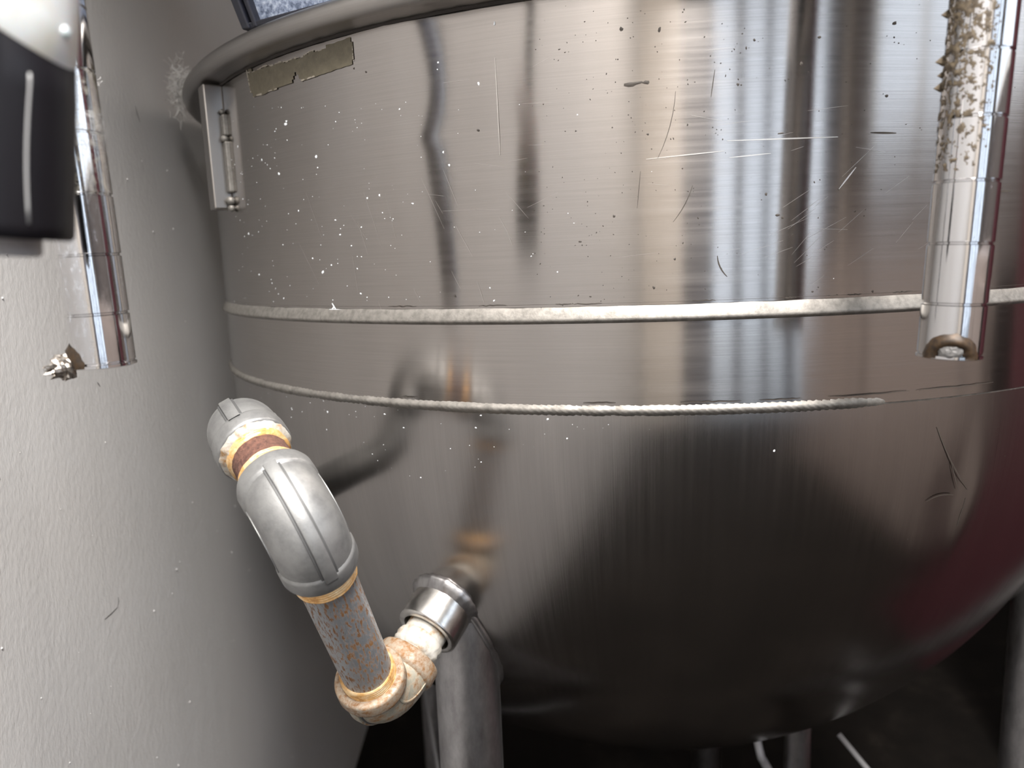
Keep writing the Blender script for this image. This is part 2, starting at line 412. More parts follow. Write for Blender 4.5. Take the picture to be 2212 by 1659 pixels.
# lower weld bead with ripples
_tf = math.atan2(hit(1800, 855)[0][1]-KC[1], hit(1800, 855)[0][0]-KC[0]) % (2*math.pi)   # ground flush from here on
def bead_w(t, h, k):
    am = .55+.45*nz(7*math.cos(t), 7*math.sin(t), 2)
    rp = math.sin(t*KR/.0021*2*math.pi/2 + h*2600 + 2*nz(20*math.cos(t), 20*math.sin(t)))
    fl = min(1, max(0, (((t-_tf+math.pi) % (2*math.pi))-math.pi)/.08)) if 0 < k < 8 else 0
    return (.0007*rp*am + .0010*nz(40*math.cos(t), 40*math.sin(t), 1)) * (1 if 0 < k < 8 else 0) * (1-.8*fl) - .0022*fl*math.sin(math.pi*k/8)
wp = [(KR-.001+.0034*math.sin(math.pi*i/8), ZW+.0030-.0080*i/8) for i in range(9)]
lathe_part('weld_bead', wp, m_weld, bead_w, 2200)
# bowl with one crease on its right
q_d, n_d = hit(2078, 1062)
ud = nrm(np.cross([0, 0, 1], n_d)); vd = np.cross(n_d, ud)
def dent(p):
    r = p - q_d; a, b = r@ud, r@vd
    if abs(a) > .11 or abs(b) > .11: return 0
    g = math.exp(-(b/.034)**2)
    s = (math.exp(-((a+.004)/.026)**2) if a < -.004 else math.exp(-((a+.004)/.008)**2))
    f = -.0016*g*s
    f += .0007*math.exp(-((a-.014)/.016)**2-((b+.008)/.026)**2)
    return f
V, F, U = [], [], []
NR, NA = 150, 720; s = 0
for j in range(NR+1):
    th = (math.pi/2)*j/NR
    for i in range(NA+1):
        t = 2*math.pi*i/NA
        n = np.array([math.cos(th)*math.cos(t), math.cos(th)*math.sin(t), -math.sin(th)])
        p = np.array([KC[0], KC[1], ZW-.003]) + n*np.array([KR, KR, KR*ZE-.003])
        p = p + n*(wav(t, p[2], .0004) + (dent(p) if n@n_d > .9 else 0))
        V.append(p); U.append((t*KR, th*KR))
m = NA+1
for j in range(NR):
    for i in range(NA):
        a = j*m+i; F.append((a, a+m, a+m+1, a+1))
obj('bowl', V, F, m_bowl, K, uv=U)
# rolled rim
rp = [(KR-.001, ZR-.0015), (KR+.003, ZR+.0003), (KR+.011, ZR+.0008)]
for i in range(13):
    a = -math.pi/2 + math.pi*i/12
    rp.append((KR+.0110+.0072*math.cos(a), ZR+.0074+.0066*math.sin(a)))
rp += [(KR+.002, ZR+.0138), (KR-.012, ZR+.0134), (KR-.012, ZR+.002)]
lathe_part('rim', rp, m_rim, lambda t, h, k: wav(t, h)*1.5, sharp=50)
lathe_part('rim_seam', [(KR+.0006, ZR-.0022), (KR+.0016, ZR-.001), (KR+.0006, ZR+.0004)], m_crack,
           lambda t, h, k: .0006*nz(60*math.cos(t), 60*math.sin(t), 4))
ZL = ZR+.0150
lathe_part('lid', [(KR+.003, ZR+.0134), (KR+.004, ZL-.0005), (KR+.0035, ZL), (.2, ZL+.002), (.001, ZL+.003)], m_rim, n=180, sharp=40)

# hinge bracket at the left outline of the upper shell
qb, nb = hit(478, 200)
qb0, _ = hit(480, 206); qb1, _ = hit(490, 462)
ab = math.atan2(qb0[1]-KC[1], qb0[0]-KC[0]) - .012
er = np.array([math.cos(ab), math.sin(ab), 0]); et = np.array([-math.sin(ab), math.cos(ab), 0]); ez = np.array([0, 0, 1.0])
zt, zb_ = ZR-.001, qb1[2]+.002
base = np.array([KC[0], KC[1], 0]) + er*KR
o = obj('side_bracket', *box(base+er*.0065-et*.003+ez*(zt+zb_)/2, (.014, .016, zt-zb_), (er, et, ez)), m_rim, K, smooth=False); bevel(o, .0012)
for za, zc_ in ((zb_+.012, (zt+zb_)/2+.004), ((zt+zb_)/2+.008, zt-.022)):
    o = obj('hinge_strip', *box(base+er*.001+et*.0085+ez*(za+zc_)/2, (.0045, .007, zc_-za), (er, et, ez)), m_weld, bpy.data.objects['side_bracket'], smooth=False)
    bevel(o, .0012)
for zz, rr in ((zb_+.006, .0035), ((zt+zb_)/2+.006, .003), (zb_+.0005, .0028), (zt-.02, .002)):
    c = base+er*.002+et*.0085+ez*zz
    V, F, U = lathe([(.0005, -rr), (rr*.8, -rr*.6), (rr, 0), (rr*.8, rr*.6), (.0005, rr)], 12, c, wob=lambda t, h, k: .0005*nz(3*math.cos(t), 3*math.sin(t), k))
    obj('weld_blob', V, F, m_weld, bpy.data.objects['side_bracket'])

# residue of a peeled label below the rim
def patch(name, quad, mat, off, nx=60, ny=18, cut=None, parent=K):
    (tl, tr_, br, bl) = [np.array(q, float) for q in quad]; V, F = [], []; idx = {}
    keep = {}
    for j in range(ny+1):
        for i in range(nx+1):
            u, v = i/nx, j/ny
            q = (tl*(1-u)+tr_*u)*(1-v)+(bl*(1-u)+br*u)*v
            e = .05*nz(u*14, v*5, 1)
            q = q + np.array([0, 1.0])*(60*e*(1 if j in (0, ny) else 0))
            p, n = hit(*q); V.append(p+n*off)
    for j in range(ny):
        for i in range(nx):
            u, v = (i+.5)/nx, (j+.5)/ny
            if cut and cut(u, v): continue
            a = j*(nx+1)+i; F.append((a, a+nx+1, a+nx+2, a+1))
    return obj(name, V, F, mat, parent)
LBL = ((533, 152), (762, 80), (766, 138), (545, 212))
def lcut(u, v):
    if abs(u-.44) < .055*(v-.62)/.38 + .01*nz(v*20) and v > .62: return True
    if (u < .02 or u > .98) and (v < .14 or v > .86): return True
    if v > .93 and .25 < u < .4: return True
    if v < .12 + .10*nz(u*9, 3) and .05 < u < .75: return True
    return False
lab = patch('label_residue', LBL, m_adh, .0005, cut=lcut)
patch('pale_edge', LBL, m_adhedge, .0006, 120, 36, lambda u, v: not (((v > .955 and u < .62) or u < .008 or (u > .992 and v > .3) or abs(v-.1-.12*nz(u*9, 3)) < .02 and u < .75) and nz(u*40, v*16, 5) > -.12) or lcut(u, v-.02) and v > .6, lab)

# boss welded to the bowl for the steam pipe
A, B = P(712, 1265, .39), P(800, 1465, .45); dpp = nrm(B-A)      # axis of the steam pipe
E2 = A - dpp*.052; E3 = B + dpp*.030
dco = hit(962, 1322)[0] - E3; dco = nrm(dco - dpp*(dco@dpp))      # from the lower elbow to the kettle
tq = .03
while tq < .2:
    qc = E3+dco*tq; e_ = (qc-np.array([KC[0], KC[1], ZW]))/np.array([KR, KR, KR*ZE])
    if e_@e_ < 1: break
    tq += .0005
nc = -dco
cpl = [(.012, -.012), (.0245, -.012), (.0236, -.004), (.0222, .001), (.0218, .004), (.0218, .0225), (.0213, .0240), (.0202, .0245), (.0172, .0243), (.0162, .020), (.0162, .008)]
V, F, U = lathe(cpl, 64, qc, nc, wob=lambda t, h, k: .0003*nz(2*math.cos(t), 2*math.sin(t), k*.4))
boss = obj('pipe_boss', V, F, m_boss, K, sharp=60)
V, F, U = lathe([(.0205, -.006), (.0268, -.0045), (.0268, -.0012), (.0242, .0016), (.0216, .0040)], 72, qc, nc,
                wob=lambda t, h, k: (.0010*nz(3*math.cos(t), 3*math.sin(t), 3)+.0003*math.sin(t*46)) * (.3 if k in (0, 4) else 1), caps=False)
obj('weld_fillet', V, F, m_leg, boss)

# legs
def leg_at(px, py, d, ztop, rad=.0232, vis=True):
    p = P(px, py, d)
    V, F, U = lathe([(rad, 0.02), (rad, ztop-.06), (rad, ztop)], 48, (p[0], p[1], 0))
    for q in V[-49:]:
        rr = math.hypot(q[0]-KC[0], q[1]-KC[1])/KR
        q[2] = ZW-.003-(KR*ZE-.003)*math.sqrt(max(0, 1-min(rr, 1)**2))+.006
    lg = obj('leg', V, F, m_leg, K, sharp=40)
    V, F, U = lathe([(rad-.004, .0), (rad+.001, .001), (rad+.0012, .022), (rad-.003, .024)], 40, (p[0], p[1], 0))
    obj('foot', V, F, m_black, lg, sharp=40)
    # welded seam where the bowl meets the leg
    pts = []
    for i in range(61):
        t = 2*math.pi*i/60
        x, y = p[0]+rad*1.01*math.cos(t), p[1]+rad*1.01*math.sin(t)
        rr = math.hypot(x-KC[0], y-KC[1])/KR
        z = ZW-.003-(KR*ZE-.003)*math.sqrt(max(0, 1-rr*rr)) if rr < 1 else ZW
        pts.append((x, y, z))
    V, F, U = tube(pts, [.003+.0012*nz(i*.9, 2) for i in range(61)], 8, caps=False)
    obj('weld_seam', V, F, m_leg, lg)
    return p
LEG1 = leg_at(1014, 1540, .548, .64)
leg_at(2240, 1500, .62, .64)
for a in (62, 140):
    x, y = KC[0]+.355*math.cos(math.radians(a)), KC[1]+.355*math.sin(math.radians(a))
    V, F, U = lathe([(.0232, 0.0), (.0232, .60)], 32, (x, y, 0)); obj('leg', V, F, m_leg, K, sharp=40)
# drain under the bowl
def zbowl(x, y):
    rr = math.hypot(x-KC[0], y-KC[1])/KR
    return ZW-.003-(KR*ZE-.003)*math.sqrt(max(0, 1-rr*rr))
p = P(1722, 1640, .86)
V, F, U = lathe([(.014, zbowl(p[0], p[1])-.22), (.014, zbowl(p[0], p[1])+.03)], 32, (p[0], p[1], 0)); dp = obj('drain_pipe', V, F, m_leg, K, sharp=40)
a_, b_, c_ = P(1640, 1618, .84), P(1650, 1645, .85), P(1668, 1680, .86)
V, F, U = tube(smooth_path([a_+np.array([0, .05, .05]), a_, b_, c_, c_+np.array([.02, .0, -.06])], 6), .0045, 10); obj('overflow_tube', V, F, m_rod, dp)

# flecks, specks, scratches and painted crease lines on the kettle
def blob(V, F, p, n, a, b, rot, h=.0003, k=7):
    u, v, _ = basis(n); c, s_ = math.cos(rot), math.sin(rot); uu, vv = u*c+v*s_, v*c-u*s_
    i0 = len(V); V.append(p+n*h)
    for i in range(k):
        t = 2*math.pi*i/k; f = rnd.uniform(.55, 1.25)
        V.append(p+n*.00012+uu*a*f*math.cos(t)+vv*b*f*math.sin(t))
    for i in range(k): F.append((i0, i0+1+i, i0+1+(i+1) % k))
def ribbon(V, F, pts, wd, off=.00025):
    """thin line through pixels pts, lying on the kettle"""
    hs = [hit(*q) for q in pts]
    if any(h is None for h in hs): return
    hs = [h for h in hs]
    for i, (p, n) in enumerate(hs):
        a = hs[max(i-1, 0)][0]; b = hs[min(i+1, len(hs)-1)][0]
        t = nrm(b-a); s_ = np.cross(n, t); ww = wd*(.25+.75*math.sin(math.pi*(i+.5)/len(hs)))
        V.append(p+n*off+s_*ww); V.append(p+n*off-s_*ww)
    i0 = len(V)-2*len(hs)
    for i in range(len(hs)-1):
        a = i0+2*i; F.append((a, a+1, a+3, a+2))
MM = .42/1620      # one photograph pixel at the kettle, metres
def arc(x, y, L, ang, bend=0, k=7):
    out = []
    for i in range(k):
        t = i/(k-1)-.5; a = math.radians(ang)
        dx, dy = t*L, bend*L*(1-4*t*t)
        out.append((x+dx*math.cos(a)-dy*math.sin(a), y+dx*math.sin(a)+dy*math.cos(a)))
    return out
Vw, Fw = [], []
big = [(617, 268, 4, 8), (619, 262, 3, 6), (514, 317, 4, 5), (566, 345, 4, 4), (683, 338, 5, 5), (603, 375, 5, 6), (697, 588, 5, 6), (560, 593, 3, 6),
       (588, 612, 3, 3), (638, 680, 4, 4), (772, 772, 5, 7), (776, 800, 5, 5), (648, 815, 4, 6), (598, 774, 4, 4), (576, 784, 4, 5), (852, 752, 3, 3), (868, 722, 2, 2), (882, 724, 2, 2),
       (850, 778, 3, 3), (835, 826, 2, 3), (850, 812, 3, 2), (1068, 50, 4, 3), (946, 135, 3, 3), (945, 150, 2, 2), (1034, 180, 5, 3), (820, 300, 2, 3), (970, 357, 3, 3), (793, 428, 3, 3), (820, 422, 5, 5), (645, 455, 3, 4), (525, 430, 3, 6), (537, 505, 3, 6),
       (1225, 947, 7, 5), (1183, 905, 4, 3), (708, 890, 4, 4), (706, 928, 4, 4), (790, 1060, 3, 4), (781, 1108, 3, 4), (697, 1002, 3, 3), (669, 1008, 4, 4), (756, 1055, 3, 3), (680, 1160, 2, 3), (896, 1194, 3, 3),
       (1058, 622, 2, 2), (1204, 587, 2, 2), (1223, 787, 3, 3), (1316, 1230, 9, 4), (1275, 1250, 4, 9), (1277, 1262, 3, 4), (1195, 1275, 3, 5), (1445, 1273, 3, 5), (1490, 1318, 4, 4), (1522, 1356, 5, 7), (1530, 1366, 3, 8), (1572, 1358, 2, 3), (1120, 1292, 4, 4), (1131, 1312, 5, 3),
       (1240, 1352, 2, 3), (1296, 1406, 3, 3), (1205, 1415, 5, 3), (1588, 1408, 3, 2), (1470, 1443, 3, 2), (1672, 974, 4, 2), (1940, 1200, 4, 2), (1093, 1385, 4, 5), (1108, 1410, 2, 4), (1560, 1527, 2, 2), (1720, 1527, 6, 3), (1960, 1512, 6, 2), (2003, 1490, 4, 2), (1790, 1547, 5, 2), (1585, 1540, 4, 2), (1410, 1488, 3, 3), (1410, 1465, 6, 2), (1565, 1577, 5, 2)]
for x, y, a, b in big:
    h = hit(x, y)
    if h: blob(Vw, Fw, h[0], h[1], a*MM*.9, b*MM*.9, math.pi/2+rnd.uniform(-.4, .4))
for p_ in ([(718, 655), (722, 662), (726, 668)], [(712, 669), (724, 669), (738, 670)], [(722, 662), (718, 669), (716, 672)]):
    ribbon(Vw, Fw, p_, .0006)
for i in range(520):
    g = rnd.random()
    if g < .6: x, y = 500+abs(rnd.gauss(0, 300)), rnd.uniform(220, 900)
    else: x, y = rnd.uniform(620, 1500), rnd.uniform(900, 1450)
    h = hit(x, y)
    if h is None or h[0][2] > ZR-.005: continue
    sz = rnd.choice((.7, .9, 1.1, 1.5, 2.1))*MM
    blob(Vw, Fw, h[0], h[1], sz, sz*rnd.uniform(.8, 1.8), math.pi/2+rnd.uniform(-.5, .5), k=5)
tag(obj('paint_flecks', Vw, Fw, m_fleck, K, smooth=False), 'dried white paint flecks', kind='stuff')
Vd, Fd = [], []
dk = [(1253, 522, 4, 3), (1342, 62, 6, 5), (1425, 64, 4, 7), (1362, 82, 2, 2), (1420, 112, 2, 2), (1612, 104, 2, 6), (1630, 86, 3, 3), (1731, 138, 4, 5), (1770, 80, 4, 3), (1915, 207, 4, 4), (1326, 467, 4, 4), (1399, 290, 3, 3), (1485, 270, 2, 3), (983, 640, 3, 4),
      (765, 148, 3, 3), (1032, 281, 3, 3), (791, 156, 4, 3), (1412, 621, 4, 4), (1275, 641, 3, 2), (1453, 738, 4, 2), (1350, 856, 5, 4), (1710, 817, 5, 4), (1845, 842, 5, 3), (2140, 745, 4, 2), (1680, 465, 6, 3), (1690, 470, 4, 3), (1655, 420, 3, 4), (1594, 182, 4, 4), (1688, 288, 9, 3),
      (1885, 630, 3, 3), (1755, 630, 3, 3), (1942, 770, 4, 3), (1933, 50, 6, 4), (1546, 682, 4, 4), (1631, 693, 4, 5), (1691, 717, 3, 3), (1772, 716, 5, 3), (1225, 711, 3, 2), (1458, 560, 3, 4), (2250, 340, 4, 4), (1830, 987, 3, 2), (1960, 1165, 6, 5), (1968, 1176, 3, 9), (2066, 1195, 2, 7), (1871, 1292, 3, 6), (1824, 1388, 3, 4), (2170, 985, 3, 3), (1834, 1090, 4, 3), (1375, 180, 26, 5), (1360, 183, 14, 6), (1395, 178, 10, 5)]
for x, y, a, b in dk:
    h = hit(x, y)
    if h: blob(Vd, Fd, h[0], h[1], a*MM*.85, b*MM*.85, rnd.uniform(-.3, .3))
for i in range(420):
    x, y = 1150+abs(rnd.gauss(0, 420)), rnd.uniform(10, 880)
    h = hit(x, y)
    if h is None or h[0][2] > ZR-.005: continue
    sz = rnd.choice((.6, .8, 1.0, 1.4))*MM; blob(Vd, Fd, h[0], h[1], sz*rnd.uniform(.8, 2), sz, rnd.uniform(0, 3), k=5)
# dirt in the seam above the band and above the bead
def top_band(x):
    lo, hi = 560, 720
    for _ in range(30):
        mid = (lo+hi)/2; h = hit(x, mid)
        if h is not None and h[0][2] > ZB+.0003: lo = mid
        else: hi = mid
    return lo
def at_bead(x, z):
    lo, hi = 700, 960
    for _ in range(30):
        mid = (lo+hi)/2; h = hit(x, mid)
        if h is not None and h[0][2] > z: lo = mid
        else: hi = mid
    return lo
for a, b in ((840, 900), (1035, 1095), (1200, 1235), (1240, 1300), (1495, 1545), (1690, 1720), (1830, 1860), (1930, 1970)):
    pts = [(x, top_band(x)+rnd.uniform(-1, 1)) for x in np.linspace(a, b, 9)]; ribbon(Vd, Fd, pts, .0003, .0006)
for a, b in ((870, 900), (1260, 1330), (1470, 1600), (1640, 1730), (1790, 1960), (1980, 2140)):
    pts = [(x, at_bead(x, ZW+.0036)+rnd.uniform(-1, 1)) for x in np.linspace(a, b, 12)]; ribbon(Vd, Fd, pts, .0003, .0016)
for pts, wd in ((arc(1254, 760, 95, 75), .0002), (arc(1210, 815, 55, 88), .00022), (arc(1560, 575, 50, 65, .1), .0004), (arc(1540, 180, 60, -82), .0002), (arc(1440, 270, 150, -75, .05), .00018),
                (arc(1475, 440, 90, -62, .05), .0002), (arc(2056, 990, 150, 64, .03), .00035), (arc(2062, 1030, 60, 76), .0003), (arc(2030, 1076, 60, -14, -.1), .0004), (arc(2072, 1130, 90, 104, .04), .0003), (arc(2080, 1110, 70, 98, .04), .0003), (arc(1380, 410, 80, 95), .00018), (arc(1908, 287, 55, 1), .0005), (arc(2168, 413, 30, 0), .0006)):  # arcs around the dent paint its crease shade as dark lines
    ribbon(Vd, Fd, pts, wd)
tag(obj('dirt_and_crease_lines', Vd, Fd, m_speck, K, smooth=False), 'dark dirt specks, scratches and painted crease shade', kind='stuff')
Vs, Fs = [], []
for pts, wd in ((arc(1075, 230, 210, 87), .00022), (arc(1830, 385, 60, -52), .0004), (arc(1480, 335, 170, -6), .0003), (arc(1690, 300, 240, -2), .00035), (arc(1620, 336, 90, -6), .0003), (arc(1185, 815, 30, -75, .2), .0004), (arc(1012, 755, 40, -70, .25), .0003),
                (arc(1150, 750, 45, -70, .25), .0003), (arc(1110, 1195, 42, -60, .05), .0003), (arc(1032, 1180, 30, -65, .3), .0004), (arc(945, 1202, 22, -35, .25), .0003), (arc(1148, 1208, 20, -42), .0003), (arc(1107, 1208, 24, 65), .0004), (arc(1275, 852, 50, 0), .0008), (arc(1450, 853, 60, 0), .0008),
                (arc(2070, 1372, 70, -28), .0004), (arc(2070, 1395, 22, -30), .0004), (arc(2055, 1408, 40, -32), .0003), (arc(2070, 1418, 36, -35), .0004), (arc(1845, 1475, 50, -40), .0004), (arc(1600, 1376, 24, -25, .3), .0003), (arc(1632, 1322, 22, 40, .5), .0003), (arc(1450, 1372, 26, 30, .2), .0004), (arc(1390, 1510, 40, -35, .2), .0005), (arc(1565, 1515, 40, -30, .2), .0006), (arc(1112, 1430, 26, 60, .3), .0005)):
    ribbon(Vs, Fs, pts, wd)
for i in range(18):
    x, y = rnd.gauss(910, 110), rnd.gauss(500, 80); ribbon(Vs, Fs, arc(x, y, rnd.uniform(30, 130), rnd.gauss(66, 6)), .00005)
for i in range(20):
    x, y = rnd.gauss(1740, 110), rnd.gauss(470, 70); ribbon(Vs, Fs, arc(x, y, rnd.uniform(20, 100), rnd.gauss(-38, 10)), .00005)
for i in range(30):
    x, y = rnd.uniform(900, 1900), rnd.uniform(60, 880); ribbon(Vs, Fs, arc(x, y, rnd.uniform(20, 90), rnd.gauss(-2, 12)), .00004)
for i in range(26):
    x, y = rnd.uniform(1150, 1900), rnd.uniform(1300, 1580); ribbon(Vs, Fs, arc(x, y, rnd.uniform(10, 26), rnd.uniform(-60, 40), rnd.uniform(-.3, .3)), .0003)
tag(obj('scratch_marks', Vs, Fs, m_scr, K, smooth=False), 'bright scratches and rubbed marks', kind='stuff')

# ---------------------------------------------------------------- steam pipe
best = min((abs(nrm(P(508, 905, d)-E2)@dpp), d) for d in np.arange(.38, .46, .001))[1]
E1 = P(508, 905, best); dn = E1-E2; dn = nrm(dn - dpp*(dn@dpp)); L12 = np.linalg.norm(E1-E2)
SP = empty('steam_pipe', E3)
tag(SP, 'steam pipe with three threaded elbows and rusty nipples, screwed into the kettle', 'pipe')
RP = .0149
def elbow(c, a, b, mat, mcol, L=.034, rb=.0190, rc=.0200, lc=.0115, rib=True, rbend=.0215):
    pts = [c+a*(L-.002), c+a*(rbend+.004)]
    for i in range(17):
        t = math.pi/2*i/16; ctr = c+(a+b)*rbend
        pts.append(ctr - b*rbend*math.cos(t) - a*rbend*math.sin(t))
    pts += [c+b*(rbend+.004), c+b*(L-.002)]
    V, F, U = tube(pts, [rb-.0006]+[rb]*(len(pts)-2)+[rb-.0006], 40)
    e = obj('elbow', V, F, mat, SP, sharp=60)
    for d in (a, b):
        prof = [(RP-.0005, L-.004), (RP+.0008, L-.0005), (rc-.0016, L), (rc-.0004, L-.0006), (rc, L-.002), (rc, L-lc+.0025), (rc-.0003, L-lc+.001), (rb-.0012, L-lc-.0012)]
        V, F, U = lathe(prof, 56, c, d, wob=lambda t, h, k: .00025*nz(2.5*math.cos(t), 2.5*math.sin(t), h*90), caps=False)
        obj('collar', V, F, mcol, e, sharp=50)
    if rib:
        out = nrm(-(a+b)); side = np.cross(a, b)
        def strip(name, dirf, wd, hh, mt=None):
            V, F = [], []
            pp = pts[1:-1]
            for i, q in enumerate(pp):
                t = nrm(pp[min(i+1, len(pp)-1)]-pp[max(i-1, 0)]); o_ = dirf(t); s_ = np.cross(t, o_)
                for k, (x, y) in enumerate(((-wd, -.0022), (-wd*.94, hh*.8), (-wd*.8, hh), (wd*.8, hh), (wd*.94, hh*.8), (wd, -.0022))):
                    V.append(q+o_*(rb+y)+s_*x)
            for i in range(len(pp)-1):
                for k in range(5):
                    a_ = i*6+k; F.append((a_, a_+1, a_+7, a_+6))
            obj(name, V, F, mt or mat, e, sharp=45)
        strip('casting_rib', lambda t: nrm(out - t*(out@t)), .0034, .0015)
        strip('rib_grime', lambda t: nrm(out - t*(out@t)), .0047, .00022, m_ribdirt)
        for sg in (1, -1):
            strip('casting_seam', lambda t: side*sg, .0008, .0005)
    return e
b1 = nrm(E1-EYE); b1 = nrm(b1 - dn*(b1@dn))
elbow(E1, -dn, b1, m_galv, m_galv)
elbow(E2, dn, dpp, m_galv, m_galv)
elbow(E3, -dpp, dco, m_elbrust, m_ring, rc=.0212)
def rod(name, p, q, r, mat, wob=None, n=48, seg=30):
    d = q-p; L = np.linalg.norm(d)
    V, F, U = lathe([(r, L*i/seg) for i in range(seg+1)], n, p, d, wob=wob, caps=True)
    return obj(name, V, F, mat, SP, uv=U, sharp=50)
tag(rod('nipple', E2+dn*.031, E1-dn*.031, RP, m_rust, lambda t, h, k: .0004*nz(9*math.cos(t), 9*math.sin(t), h*420)), 'flaky dark brown rusted nipple')
rod('pipe', E2+dpp*.031, E3-dpp*.031, RP, m_pipe)
def threads(p, d, n, mat, pitch=.0017, r0=RP+.0012, taper=.0):
    prof = [(r0-.002, -.004)]
    for i in range(n*6+1):
        h = i*pitch/6; prof.append((r0+.00045*math.cos(2*math.pi*h/pitch)-taper*h, h))
    prof.append((RP-.001, n*pitch+.0008))
    V, F, U = lathe(prof, 56, p, d, wob=lambda t, h, k: .0004*nz(4*math.cos(t), 4*math.sin(t), h*200), caps=False)
    return obj('thread', V, F, mat, SP)
threads(E2+dn*.0335, dn, 4, m_thread)
threads(E2+dpp*.0335, dpp, 6, m_thread)
threads(E3-dpp*.0335, -dpp, 4, m_thread)
threads(E1-dn*.0335, -dn, 4, m_thread)
V, F, U = lathe([(RP-.001, -.003), (RP+.0036, -.002), (RP+.0042, .0004), (RP+.0026, .0022), (RP+.0006, .0036), (RP-.001, .004)], 72, E1-dn*.034, -dn,
                wob=lambda t, h, k: .0011*nz(5*math.cos(t), 5*math.sin(t), 7)+.0006*nz(16*math.cos(t), 16*math.sin(t), k), caps=False)
tag(obj('seal_tape', V, F, m_tape, SP), 'cracked pale thread seal')
Lc = np.linalg.norm(qc-E3)
rod('nipple', E3+dco*.029, E3+dco*(Lc-.008), RP-.0006, m_tape)
V, F, U = lathe([(RP-.001, 0), (RP+.0002, .001), (RP+.0016, .0035), (RP+.0010, .006), (RP+.0018, .0085), (RP+.0008, .0115), (RP-.001, .013)], 72, E3+dco*.036, dco,
                wob=lambda t, h, k: .0010*nz(4*math.cos(t), 4*math.sin(t), h*220)+.0003*nz(20*math.cos(t), 20*math.sin(t), k), caps=False)
tag(obj('seal_tape', V, F, m_tape, SP), 'white thread seal tape at the kettle boss')
q0 = E1+b1*.075; px_ = (q0-EYE)@RT/((q0-EYE)@FW)*FPX+1106; py_ = 829.5-(q0-EYE)@UP/((q0-EYE)@FW)*FPX
hq = hit(px_, py_)
tgt = hq[0]-hq[1]*.006; dm = nrm(tgt-q0)
V, F, U = tube([E1+b1*.031]+smooth_path([E1+b1*.05, E1+b1*.064, q0+dm*.012, q0+dm*.03], 5)+[tgt], RP*.96, 32)
obj('feed_pipe', V, F, m_galv, SP)

# ---------------------------------------------------------------- chrome posts
PR = .0127; GP = .0254
def post(name, px, py, d, label, cat='post', group=None, ztop=1.485):
    p = P(px, py, d); zb = p[2]
    o = empty(name, (p[0], p[1], zb)); tag(o, label, cat, group)
    prof = [(PR-.0008, zb), (PR+.0003, zb+.0004), (PR+.0003, zb+.0016), (PR-.0004, zb+.0019), (PR-.0004, zb+.0024), (PR, zb+.0027)]
    z = zb+GP*.93
    while z < ztop-.02:
        prof += [(PR, z-.0007), (PR-.0007, z-.0003), (PR-.0007, z+.0003), (PR, z+.0007)]; z += GP
    prof.append((PR, ztop))
    V, F, U = lathe(prof, 48, (p[0], p[1], 0))
    obj('tube', V, F, m_chrome, o, sharp=35)
    return o, p
def onpost(p, ang, z, off):
    return np.array([p[0]+(PR+off)*math.cos(ang), p[1]+(PR+off)*math.sin(ang), z])
def weld_stub(o, p, face, spiky):
    zb = p[2]
    V, F = [], []
    for j in range(25):                      # burnt crescent around the broken weld
        t = math.pi*j/24
        for k, r in enumerate((.0052, .0072, .0090, .0106, .0120)):
            rr = r*(1+.10*nz(j*.5, k)); off = (.0002, .0018, .0020, .0009, .0001)[k]
            V.append(onpost(p, face+rr*math.cos(t)/PR, p[2]+.0006+rr*math.sin(t)*.9, off))
    for j in range(24):
        for k in range(4): a = j*5+k; F.append((a, a+1, a+6, a+5))
    obj('burnt_halo', V, F, m_halo, o)
    n = np.array([math.cos(face), math.sin(face), 0]); s_ = np.array([-n[1], n[0], 0])
    c = np.array([p[0], p[1], zb+(.002 if spiky else .0046)])+n*(PR-.001); V, F = [], []
    NA_, NR_ = 22, 12; ln = .0095 if spiky else .0022
    for j in range(NR_+1):
        ph = math.pi/2*j/NR_
        for i in range(NA_):
            t = 2*math.pi*i/NA_
            f = 1+(.55 if spiky else .22)*nz(math.cos(t)*2.2+3, math.sin(t)*2.2, j*.5)
            V.append(c+s_*(.0056 if spiky else .0050)*math.cos(ph)*math.cos(t)*f+np.array([0, 0, 1.0])*(.0060*math.cos(ph)*math.sin(t)*f*(1 if spiky else .72)-(.0012*j/NR_ if spiky else 0))+n*ln*math.sin(ph)*f)
    for j in range(NR_):
        for i in range(NA_): a = j*NA_+i; b = j*NA_+(i+1) % NA_; F.append((a, b, b+NA_, a+NA_))
    obj('broken_weld', V, F, m_stub if spiky else m_slag, o, smooth=not spiky)
def grime(o, p, a0, a1, z0, z1, thr, name='grime', mat=None, sc=1.0, off=.0006):
    na, nzz = int((a1-a0)*PR/.0005), int((z1-z0)/.0005); V, F = [], []
    for j in range(nzz+1):
        for i in range(na+1):
            a = a0+(a1-a0)*i/na; z = z0+(z1-z0)*j/nzz
            g = nz(a*4.0*sc, z*260*sc, 3)+.6*nz(a*10, z*700, 8)
            V.append(onpost(p, a, z, .0001+off*max(0, g)))
    for j in range(nzz):
        for i in range(na):
            u = (i+.5)/na; v = (j+.5)/nzz; a = a0+(a1-a0)*u; z = z0+(z1-z0)*v
            g = nz(a*4.0*sc, z*260*sc, 3)+.6*nz(a*10, z*700, 8)+.5*nz(a*22, z*1500, 1)
            if g > thr(u, v): b = j*(na+1)+i; F.append((b, b+1, b+na+2, b+na+1))
    return tag(obj(name, V, F, mat or m_grime, o), kind='stuff')

